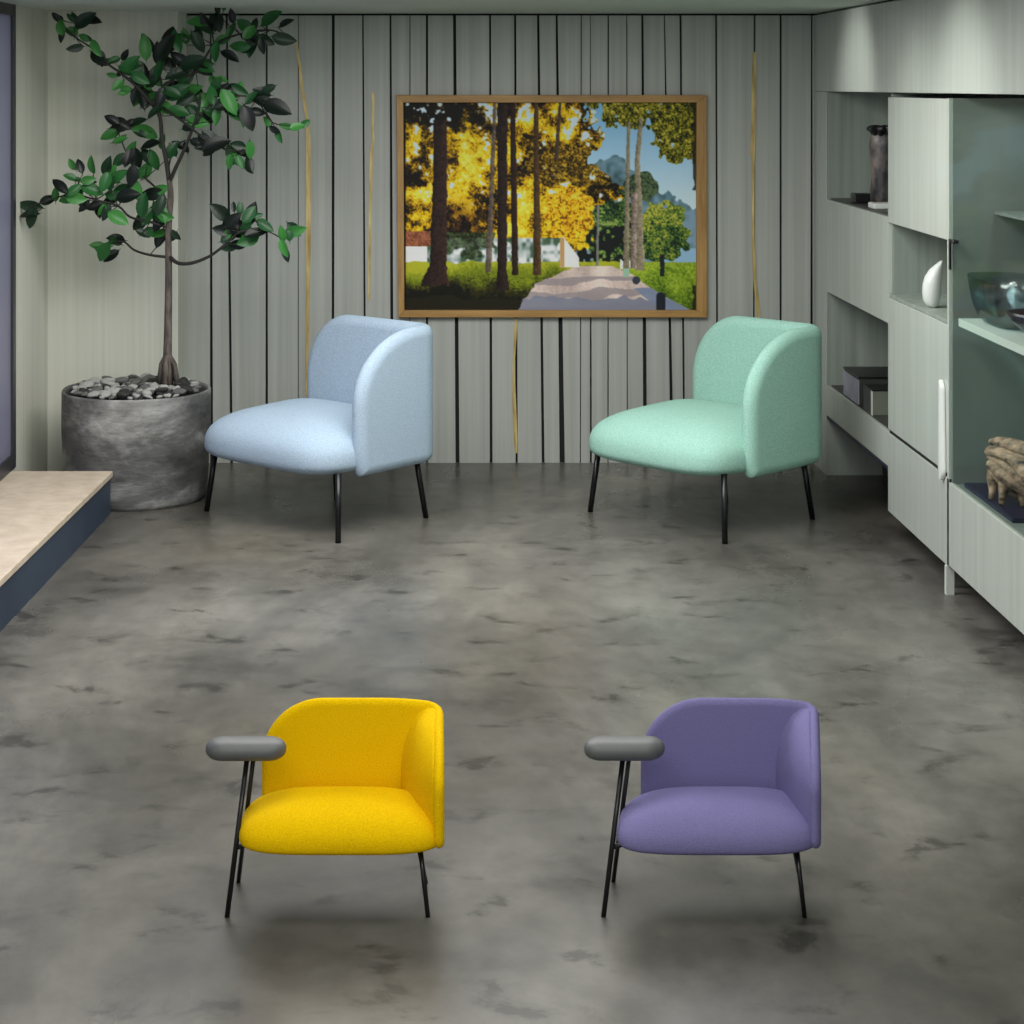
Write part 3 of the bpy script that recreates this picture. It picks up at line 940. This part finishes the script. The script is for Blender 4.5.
    # white gable, bench
    put((X > 560) & (X < 579) & (Y > 236 + np.abs(X - 563) * 1.35) & (Y < 267), (236, 230, 220))
    put((X > 560) & (X < 564) & (Y > 238) & (Y < 267), (190, 150, 100))
    put((np.abs(X - 625) < 5) & (np.abs(Y - 264) < 4 + (n5 - .5) * 4), (228, 232, 230))
    put((np.abs(X - 626) < 3) & (Y > 264) & (Y < 277), (150, 186, 160))
    put(((X - 636) / 4) ** 2 + ((Y - 280) / 4) ** 2 < 1, (54, 58, 70))
    # trunks

    def trunk(ys, xs, ws, c0, c1, a=1.0):
        cx = np.interp(Y, ys, xs); w = np.interp(Y, ys, ws)
        q = (X - cx) / w
        mk = (np.abs(q) < 1 + (n5 - .5) * .25) & (Y >= ys[0]) & (Y <= ys[-1])
        put(mk, cramp(np.clip(fine * .55 + q * .22 + .2, 0, 1), [(0.1, c0), (.9, c1)]), a)

    trunk([205, 266], [598, 597], [1.2, 1.4], (96, 100, 96), (140, 140, 130))
    trunk([102, 272], [495, 488], [1.6, 3.0], (64, 54, 50), (124, 108, 100), .9)
    trunk([102, 160], [560, 556], [1.2, 2.2], (50, 40, 34), (90, 72, 50))
    trunk([102, 275], [536, 537], [2.0, 4.0], (40, 28, 18), (104, 76, 44))
    trunk([102, 275], [512.5, 515], [2.6, 3.2], (22, 14, 12), (66, 42, 30))
    trunk([102, 270, 290], [502.5, 502, 503], [5.0, 4.6, 7], (16, 11, 10), (60, 42, 36))
    trunk([120, 160, 266, 286], [440, 440.5, 438, 434], [6.5, 6.8, 8.5, 15], (20, 13, 12), (70, 46, 38))
    trunk([122, 190, 268], [628.5, 627, 626], [1.6, 2.0, 3.2], (92, 88, 70), (170, 156, 130))
    trunk([118, 160, 196, 270], [641, 637, 638, 640], [2.2, 2.4, 3.4, 4.4], (98, 92, 70), (184, 168, 144))
    trunk([192, 268], [634, 633], [3.0, 3.0], (84, 66, 56), (196, 178, 166))
    trunk([254, 276], [662, 662], [2.2, 2.2], (18, 24, 26), (36, 44, 44))
    put((np.abs(X - 660.5) < 4.8) & (Y > 292) & ((Y > 296) | (((X - 660.5) / 4.8) ** 2 + ((Y - 296) / 4) ** 2 < 1)), (30, 34, 40))
    # darkness creeping in at the left and on the near ground
    put((X < 470) & (Y > 280 + n16 * 16) & (n5 < .75), (14, 15, 9), .8)
    put((X < 530) & (X < lx) & (Y > 292 + n16 * 10), (34, 30, 14), .7)
    put(np.clip((n9 * .6 + n5 * .4) * -8 + 4.4, 0, 1) * blob(432, 112, 40, 20), (16, 18, 10), .95)
    put(X < 405.5, (14, 12, 10), .9)  # shadow line inside the frame, painted into the print
    put((X > 692.5 + (n9 - .5) * 5) & ((Y < 190) | (Y > 285)), (24, 22, 12), .8)
    put(np.abs(Y - 102) < 1, (20, 18, 12), .5)
    return X, Y, np.clip(C, 0, 255) / 255.0


X, Y, C = paint_park()
ny, nx = X.shape
G = np.zeros((ny, nx, 3))
G[..., 0] = (X - CX) / F * YF - px0
G[..., 1] = -0.016
G[..., 2] = H - (Y - CY) / F * YF - py0
cmb = MB().grid(G)
lin = np.minimum(0.95, 1.3 * np.where(C <= .04045, C / 12.92, ((C + .055) / 1.055) ** 2.4))
mp_ = bpy.data.materials.new('park_print')
mp_.use_nodes = True
_a = mp_.node_tree.nodes.new('ShaderNodeAttribute'); _a.attribute_name = 'print'
_bb = mp_.node_tree.nodes['Principled BSDF']
mp_.node_tree.links.new(_a.outputs['Color'], _bb.inputs['Base Color'])
_bb.inputs['Roughness'].default_value = 0.55
_bb.inputs['Specular IOR Level'].default_value = 0.2
cv = cmb.build('print', mp_, pf, recalc=True)
ca = cv.data.color_attributes.new('print', 'FLOAT_COLOR', 'POINT')
ca.data.foreach_set('color', np.concatenate([lin, np.ones(lin.shape[:2] + (1,))], 2).reshape(-1).astype(np.float32))
a, b_ = pic(403, 310), pic(696, 102)
MB().box(a[0], b_[0], -0.015, -0.004, a[1], b_[1]).build('backing_board', M['gap'], pf)

# ------------------------------------------------------------------ right-hand cabinets
XB = XR - 0.01
Y0, Y1, Y2, Y3 = 11.20, 9.687, 8.55, 5.6       # pilaster | open unit | middle unit | glass unit
ZD, ZO = 0.54, 2.26                      # drawer top, overhead bottom
# pilaster
t = MB().box(XF, XB, Y0, DB - 0.03, 0, ZO)
tag(t.build('trim_1', M['cab']), kind='structure')

# overhead cabinet
oh = empty('overhead_cabinet', (XF, 8.5, ZO))
tag(oh, 'long pale overhead cabinet running along the right wall under the ceiling', 'cabinet')
oo = (XF, 8.5, ZO)
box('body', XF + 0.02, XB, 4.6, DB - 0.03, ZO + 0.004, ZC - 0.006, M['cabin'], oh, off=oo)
ys = [DB - 0.03, 9.2, 6.9, 4.6]
for ya, yb_ in zip(ys[:-1], ys[1:]):
    box('door', XF, XF + 0.02, yb_ + 0.0015, ya - 0.0015, ZO + 0.002, ZC - 0.012, M['cab'], oh, bevel=0.003, off=oo)

# open shelf unit
th_ = 0.02
u1 = empty('open_shelf_unit', (XF, (Y0 + Y1) / 2, 0))
tag(u1, 'pale open shelf unit next to the back wall with two niches', 'cabinet')
oo = (XF, (Y0 + Y1) / 2, 0)
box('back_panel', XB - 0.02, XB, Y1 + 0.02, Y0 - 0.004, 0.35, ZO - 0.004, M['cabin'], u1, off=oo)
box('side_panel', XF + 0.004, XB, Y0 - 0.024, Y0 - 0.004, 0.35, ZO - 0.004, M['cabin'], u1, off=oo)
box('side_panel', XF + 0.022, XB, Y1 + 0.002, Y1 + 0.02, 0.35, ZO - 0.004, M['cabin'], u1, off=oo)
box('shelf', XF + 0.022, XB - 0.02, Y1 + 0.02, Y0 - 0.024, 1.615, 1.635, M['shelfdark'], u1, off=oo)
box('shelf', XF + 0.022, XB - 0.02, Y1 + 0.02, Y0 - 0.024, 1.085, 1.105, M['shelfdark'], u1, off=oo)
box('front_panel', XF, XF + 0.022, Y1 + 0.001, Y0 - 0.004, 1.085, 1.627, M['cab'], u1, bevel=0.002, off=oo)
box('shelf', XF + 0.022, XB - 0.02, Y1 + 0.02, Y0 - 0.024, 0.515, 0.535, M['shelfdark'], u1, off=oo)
box('drawer', XF, XF + 0.022, Y1 + 0.001, Y0 - 0.004, 0.357, ZD - 0.008, M['cab'], u1, bevel=0.002, off=oo)
box('bottom_panel', XF + 0.004, XB, Y1 + 0.002, Y0 - 0.004, 0.335, 0.355, M['navyline'], u1, off=oo)
box('plinth', XF + 0.33, XB, Y1 + 0.002, Y0 - 0.004, 0, 0.335, M['kick'], u1, off=oo)

# middle tall unit
u2 = empty('tall_cabinet', (XF, (Y1 + Y2) / 2, 0))
tag(u2, 'tall pale cabinet between the open shelves and the glass cabinet', 'cabinet')
oo = (XF, (Y1 + Y2) / 2, 0)
box('back_panel', XB - 0.02, XB, Y2 + 0.02, Y1 - 0.02, 0.13, ZO - 0.004, M['cabin'], u2, off=oo)
box('side_panel', XF + 0.022, XB, Y1 - 0.02, Y1, 0.13, ZO - 0.02, M['cabin'], u2, off=oo)
box('side_panel', XF + 0.0, XB, Y2 + 0.002, Y2 + 0.028, 0.13, ZO - 0.02, M['cab'], u2, off=oo)
box('door', XF, XF + 0.022, Y2 + 0.03, Y1 - 0.001, 1.60, ZO - 0.022, M['cab'], u2, bevel=0.002, off=oo)
box('shelf', XF + 0.022, XB - 0.02, Y2 + 0.02, Y1 - 0.02, 1.60, 1.62, M['cabin'], u2, off=oo)
box('shelf', XF + 0.002, XB - 0.02, Y2 + 0.028, Y1 - 0.02, 1.222, 1.24, M['cabin'], u2, off=oo)
ld = box('door', XF, XF + 0.022, Y2 + 0.03, Y1 - 0.001, ZD + 0.008, 1.219, M['cab'], u2, bevel=0.003, off=oo)
box('recess_line', XF + 0.008, XF + 0.022, Y2 + 0.03, Y1 - 0.001, ZD - 0.012, ZD + 0.008, M['gap'], u2, off=oo)
box('drawer', XF, XF + 0.022, Y2 + 0.002, Y1 - 0.001, 0.13, ZD - 0.012, M['cab'], u2, bevel=0.002, off=oo)
box('plinth', XF + 0.16, XB, Y2 + 0.002, Y1, 0, 0.13, M['kick'], u2, off=oo)
box('leg', XF - 0.006, XF + 0.03, Y2 + 0.02, Y2 + 0.05, 0, 0.13, M['shelf'], u2, off=oo)
# leaf-shaped white pull on the lower door
A = []
for i, t_ in enumerate(np.linspace(0, 1, 22)):
    z = 0.505 + 0.455 * t_
    w = 0.030 + 0.045 * (1 - t_) * (t_ > .0) if t_ < .86 else 0.034 * math.sqrt(max(0, 1 - ((t_ - .86) / .14) ** 2)) + .002
    w = 0.032 + 0.022 * (1 - t_) ** 1.2 if t_ < .86 else w
    if t_ < .1: w *= math.sqrt(t_ / .1 + .02)
    A.append([(-0.002 - 0.020 * abs(math.sin(a_ / 1)) * (1 if math.sin(a_) > 0 else -0.1) - oo[0] + XF, 8.64 + w * math.cos(a_) - oo[1], z)
              for a_ in np.linspace(0, 2 * math.pi, 20)])
MB().grid(A).build('handle', M['whitegloss'], ld, recalc=True)

# glass display unit
u3 = empty('glass_display_cabinet', (XF, 7.1, 0))
tag(u3, 'tall glass-fronted display cabinet at the right edge of the picture', 'cabinet')
oo = (XF, 7.1, 0)
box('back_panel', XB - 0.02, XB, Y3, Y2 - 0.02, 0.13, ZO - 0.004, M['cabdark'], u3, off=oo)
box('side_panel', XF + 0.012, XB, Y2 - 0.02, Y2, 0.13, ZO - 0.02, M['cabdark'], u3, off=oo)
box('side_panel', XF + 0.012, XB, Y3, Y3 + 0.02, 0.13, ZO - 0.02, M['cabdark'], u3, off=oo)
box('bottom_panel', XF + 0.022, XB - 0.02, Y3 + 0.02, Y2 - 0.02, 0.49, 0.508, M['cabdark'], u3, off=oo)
box('shelf', XF + 0.016, XB - 0.02, Y3 + 0.02, Y2 - 0.10, 1.228, 1.262, M['shelf'], u3, off=oo)
box('shelf', XF + 0.2, XB - 0.02, Y3 + 0.02, Y2 - 0.02, 1.72, 1.735, M['cabdark'], u3, off=oo)
box('drawer', XF, XF + 0.022, Y3, Y2 - 0.001, 0.137, 0.512, M['cab'], u3, bevel=0.002, off=oo)
box('plinth', XF + 0.16, XB, Y3, Y2, 0, 0.13, M['kick'], u3, off=oo)
gd = box('glass_door', XF + 0.002, XF + 0.009, Y3, Y2 - 0.004, 0.52, ZO - 0.02, M['glass'], u3, off=oo)
hz = P(950, 241, 8.5)[2]
h_ = MB().box(-0.008, 0.014, 8.44 - 7.1, 8.53 - 7.1, hz - .007, hz + .007).box(-0.006, 0.002, 8.515 - 7.1, 8.535 - 7.1, hz - 0.13, hz)
h_.tube([(-0.014, 8.47 - 7.1, hz + .004), (-0.014, 8.40 - 7.1, hz + .002)], 0.008, 8)
h_.build('hinge', M['black'], gd)

# ------------------------------------------------------------------ things on the shelves
zs = 1.635
vx, vy = 2.49, 10.42
mv = mat('dark_ceramic', rgb(112, 102, 96), 0.45, color2=rgb(34, 33, 36), scale=(11, 11, 8), detail=6, ramp=(0.42, 0.66))
vs = empty('sculptural_vase', (vx, vy, zs))
tag(vs, 'tall dark mottled vase on the upper shelf of the open unit', 'vase')
MB().lathe([(0, 0), (.062, 0), (.07, .02), (.076, .08), (.07, .16), (.074, .25), (.077, .33), (.07, .38), (.05, .405), (.042, .41), (.035, .40), (0, .39)], 32,
           wob=lambda a, z: .05 * math.sin(3 * a + 14 * z)).build('body', mv, vs)
tp_ = MB()
for k in range(9):
    a_ = k * 2 * math.pi / 9
    r_ = .058
    tp_.tube([(r_ * .7 * math.cos(a_), r_ * .7 * math.sin(a_), .385), (r_ * 1.2 * math.cos(a_), r_ * 1.2 * math.sin(a_), .43), (r_ * 1.45 * math.cos(a_ + .3), r_ * 1.45 * math.sin(a_ + .3), .425)],
             [.018, .022, .014], 8)
tp_.build('ruffled_rim', M['black'], vs)

sb = MB().box(-.05, .05, -.05, .05, 0, .055).build('trinket_box', M['black'], bevel=0.008)
sb.location = (2.432, 10.72, zs)
tag(sb, 'small black box beside the dark vase on the upper shelf', 'box')
wbk = MB().box(-.022, .09, -.07, .07, 0, .032).build('white_block', M['whitegloss'], bevel=0.008)
wbk.location = (2.393, 10.22, zs)
tag(wbk, 'small white block in front of the dark vase on the upper shelf', 'ornament')

mA = mat('lilac_paper', rgb(176, 176, 188), 0.6, color2=rgb(150, 150, 172), scale=(8, 8, 8))
bx = empty('storage_box', (2.36, 10.65, 0.535))
tag(bx, 'larger dark storage box with a pale lilac end in the lower niche', 'box')
MB().box(.004, .33, -.19, .19, 0, .15).build('body', mat('green_black_card', rgb(58, 64, 58), .6, var=.3, scale=(6, 6, 6)), bx, bevel=.003)
MB().box(-.002, .004, -.185, .185, .004, .138).build('end_panel', mA, bx)
MB().box(-.003, .335, -.195, .195, .15, .158).build('lid', M['black'], bx)
b2 = empty('book', (2.36, 10.24, 0.535))
tag(b2, 'smaller grey-green upright box nearest the camera in the lower niche', 'box')
MB().box(.004, .30, -.095, .095, 0, .13).build('body', mat('grey_green_card', rgb(112, 118, 106), .6, var=.15, scale=(6, 6, 6)), b2, bevel=.003)
MB().box(-.001, .004, -.095, -.07, .0, .13).build('spine_strip', M['whitegloss'], b2)
MB().box(-.002, .004, -.068, .095, .0, .13).build('end_panel', M['black'], b2)
MB().box(.0, .302, -.097, .097, .13, .137).build('lid', M['black'], b2)
b2.name = 'file_box'

# white petal-shaped vase standing at the front of the middle niche
ol_ = [(0.0, -.018, .012), (.01, -.036, .022), (.035, -.048, .030), (.07, -.052, .036), (.11, -.050, .040), (.15, -.038, .042), (.18, -.018, .043),
       (.205, .012, .044), (.222, .034, .044)]
A = []
for (h, xa, xb_) in ol_:
    c_, w_ = (xa + xb_) / 2, (xb_ - xa) / 2
    A.append([(c_ + w_ * math.cos(a_), (.030 + .25 * w_) * math.sin(a_) * (w_ / .032) ** .5, h) for a_ in np.linspace(0, 2 * math.pi, 25)])
n_ = len(A)
pv = MB().grid(A)
pv.add([(np.mean(np.array(A[0]), 0))] + A[0], [(0, k + 1, k + 2) for k in range(24)])
pv.add([(np.mean(np.array(A[-1]), 0))] + A[-1], [(0, k + 1, k + 2) for k in range(24)])
o = pv.build('vase', M['whitegloss'], merge=0.0003, recalc=True)
o.location = (2.40, 9.06, 1.240)
tag(o, 'white petal-shaped vase standing in the niche of the tall pale cabinet', 'vase')

# in the glass cabinet
zt_ = 0.508
tray = MB().box(-.17, .17, -.35, .35, 0, .02).build('tray', mat('navy_tray', rgb(36, 36, 66), .35, var=.3, scale=(3, 3, 3)), bevel=.006)
tray.location = (2.55, 8.12, zt_)
tag(tray, 'flat navy tray on the floor of the glass cabinet', 'tray')
mdw = mat('driftwood', rgb(190, 160, 134), .7, color2=rgb(46, 36, 33), scale=(7, 20, 26), detail=5, bump=.5, bscale=(12, 40, 12), ramp=(.36, .62))
dw = MB()
random.seed(3)
for k in range(13):
    ph = k / 13 * 2 * math.pi
    pts, rad = [], []
    for t_ in np.linspace(0, 1, 11):
        q_ = (.046 + .080 * math.sin(math.pi * (t_ * .86 + .07)) ** .8) * (1 if k % 2 else .70)
        cx_, cy_, cz_ = -.075 + .30 * t_, .10 - .26 * t_, .178 - .07 * t_ - .04 * t_ * t_
        a_ = ph + 1.1 * t_
        pts.append((cx_ + q_ * .55 * math.cos(a_) * .8 + .008 * math.sin(9 * t_ + k), cy_ + q_ * math.cos(a_), cz_ + q_ * .8 * math.sin(a_) + .006 * math.cos(11 * t_ + 2 * k)))
        rad.append((.013 + .019 * math.sin(math.pi * (t_ * .9 + .05))) * (1 + .3 * math.sin(2 * k + 7 * t_)))
    dw.tube(pts, rad, 9)
for (x, y, x2, s_) in ((-.05, .10, -.075, .010), (-.03, .0, -.06, .014), (.03, -.03, .02, .012), (.08, -.10, .10, .014), (.16, -.14, .18, .014)):
    dw.tube([(x, y, .15), (x * .6 + x2 * .4, y + .014, .08), (x2 * .9, y - .01, .035), (x2 * 1.05, y - .02, 0)], [.034, .026, .016, s_], 8)
o = dw.build('driftwood', mdw)
o.location = (2.475, 8.04, zt_ + .0205)
tag(o, 'gnarled brown driftwood ornament on the navy tray in the glass cabinet', 'ornament')

# oval glass bowl and navy bowl on the shelf
A = []
for t_, r_ in ((0, .0), (0.0, .45), (.004, .60), (.03, .76), (.08, .88), (.14, .95), (.20, 1.0), (.2025, .985), (.14, .93), (.08, .855), (.034, .735), (.012, .58), (.010, .0)):
    row = []
    for k in range(49):
        a_ = 2 * math.pi * k / 48
        c_, s_ = math.cos(a_), math.sin(a_)
        row.append((.142 * r_ * math.copysign(abs(c_) ** .62, c_), .30 * r_ * math.copysign(abs(s_) ** .62, s_), t_))
    A.append(row)
o = MB().grid(A).build('glass_bowl', M['bowlglass'], merge=0.0002, recalc=True)
o.location = (2.503, 8.20, 1.2625)
tag(o, 'large oval pale blue glass bowl on the shelf of the glass cabinet', 'bowl')
bw = MB().lathe([(0, 0), (.06, 0), (.065, .01), (.10, .05), (.15, .10), (.165, .14), (.158, .14), (.14, .10), (.09, .055), (0, .03)], 36)
o = bw.build('bowl', mat('navy_glaze', rgb(26, 28, 48), .25))
o.location = (2.50, 7.735, 1.2625)
o.scale = (.9, .9, .8)
tag(o, 'dark navy bowl beside the pale glass bowl in the glass cabinet', 'bowl')

# ------------------------------------------------------------------ light
w = bpy.data.worlds.new('world')
scene.world = w
w.use_nodes = True
bg = w.node_tree.nodes['Background']
bg.inputs['Color'].default_value = (0.92, 0.97, 1.0, 1)
bg.inputs['Strength'].default_value = 0.9


def area(name, loc, size, power, color=(1, 1, 1), rot=(0, 0, 0), sy=None, spread=None):
    l = bpy.data.lights.new(name, 'AREA')
    l.energy = power
    l.color = color
    l.size = size
    if sy: l.shape = 'RECTANGLE'; l.size_y = sy
    if spread: l.spread = spread
    o = bpy.data.objects.new(name, l)
    COL.objects.link(o)
    o.location = loc; o.rotation_euler = rot
    return o


area('overhead_fill_light', (-0.1, 8.2, ZC - 0.02), 3.2, 155, (1, 0.99, 0.97), sy=2.2)  # unseen area light, added to light the rear chairs and back wall
area('overhead_fill_light', (0.1, 4.9, ZC - 0.02), 2.6, 40, (1, 0.99, 0.97), sy=1.2)  # added without a fixture, keeps the front chairs' shadow beneath them
area('overhead_fill_light', (0.0, 2.4, ZC - 0.02), 3.0, 76, (1, 0.99, 0.97), sy=1.8)  # added fill without a fixture, reaches the front chairs' faces
from mathutils import Vector


def spot(loc, target, power, deg):
    """recessed ceiling spotlight washing the cabinet fronts"""
    l = bpy.data.lights.new('ceiling_spotlight', 'SPOT')
    l.energy = power; l.spot_size = math.radians(deg); l.spot_blend = 1.0; l.shadow_soft_size = 0.06
    l.color = (1, 1, 0.97)
    o = bpy.data.objects.new('ceiling_spotlight', l)
    COL.objects.link(o)
    o.location = loc
    o.rotation_euler = (Vector(target) - Vector(loc)).to_track_quat('-Z', 'Y').to_euler()
    return o


spot((1.3, 10.2, 2.66), (2.335, 10.4, 2.30), 34, 58)
spot((1.3, 8.2, 2.66), (2.335, 8.3, 2.22), 26, 62)
spot((1.25, 9.2, 2.70), (2.335, 9.1, 2.00), 14, 60)
area('cabinet_fill_light', (2.60, 7.2, ZO - 0.05), 0.1, 3, (0.9, 1, 0.96), sy=2.4)  # added fill so the cabinet interior shows; no fitting there
area('window_daylight', (XL - 0.6, 7.6, 1.5), 4.6, 220, (0.92, 0.96, 1.0), rot=(0, math.radians(-90), 0), sy=2.2)

# ------------------------------------------------------------------ camera
cam = bpy.data.cameras.new('camera')
cam.sensor_width = 36.0
cam.sensor_fit = 'HORIZONTAL'
cam.lens = 36.0 * F / 1024.0
cam.shift_x = (512 - CX) / 1024.0
cam.shift_y = (CY - 512) / 1024.0
cam.clip_start = 0.05
co = bpy.data.objects.new('camera', cam)
COL.objects.link(co)
co.location = (0, 0, H)
co.rotation_euler = (math.radians(90), 0, 0)
scene.camera = co
vs_ = scene.view_settings
vs_.view_transform = 'Standard'
vs_.look = 'None'
vs_.gamma = 1.0
vs_.use_curve_mapping = False
vs_.exposure = 0.08
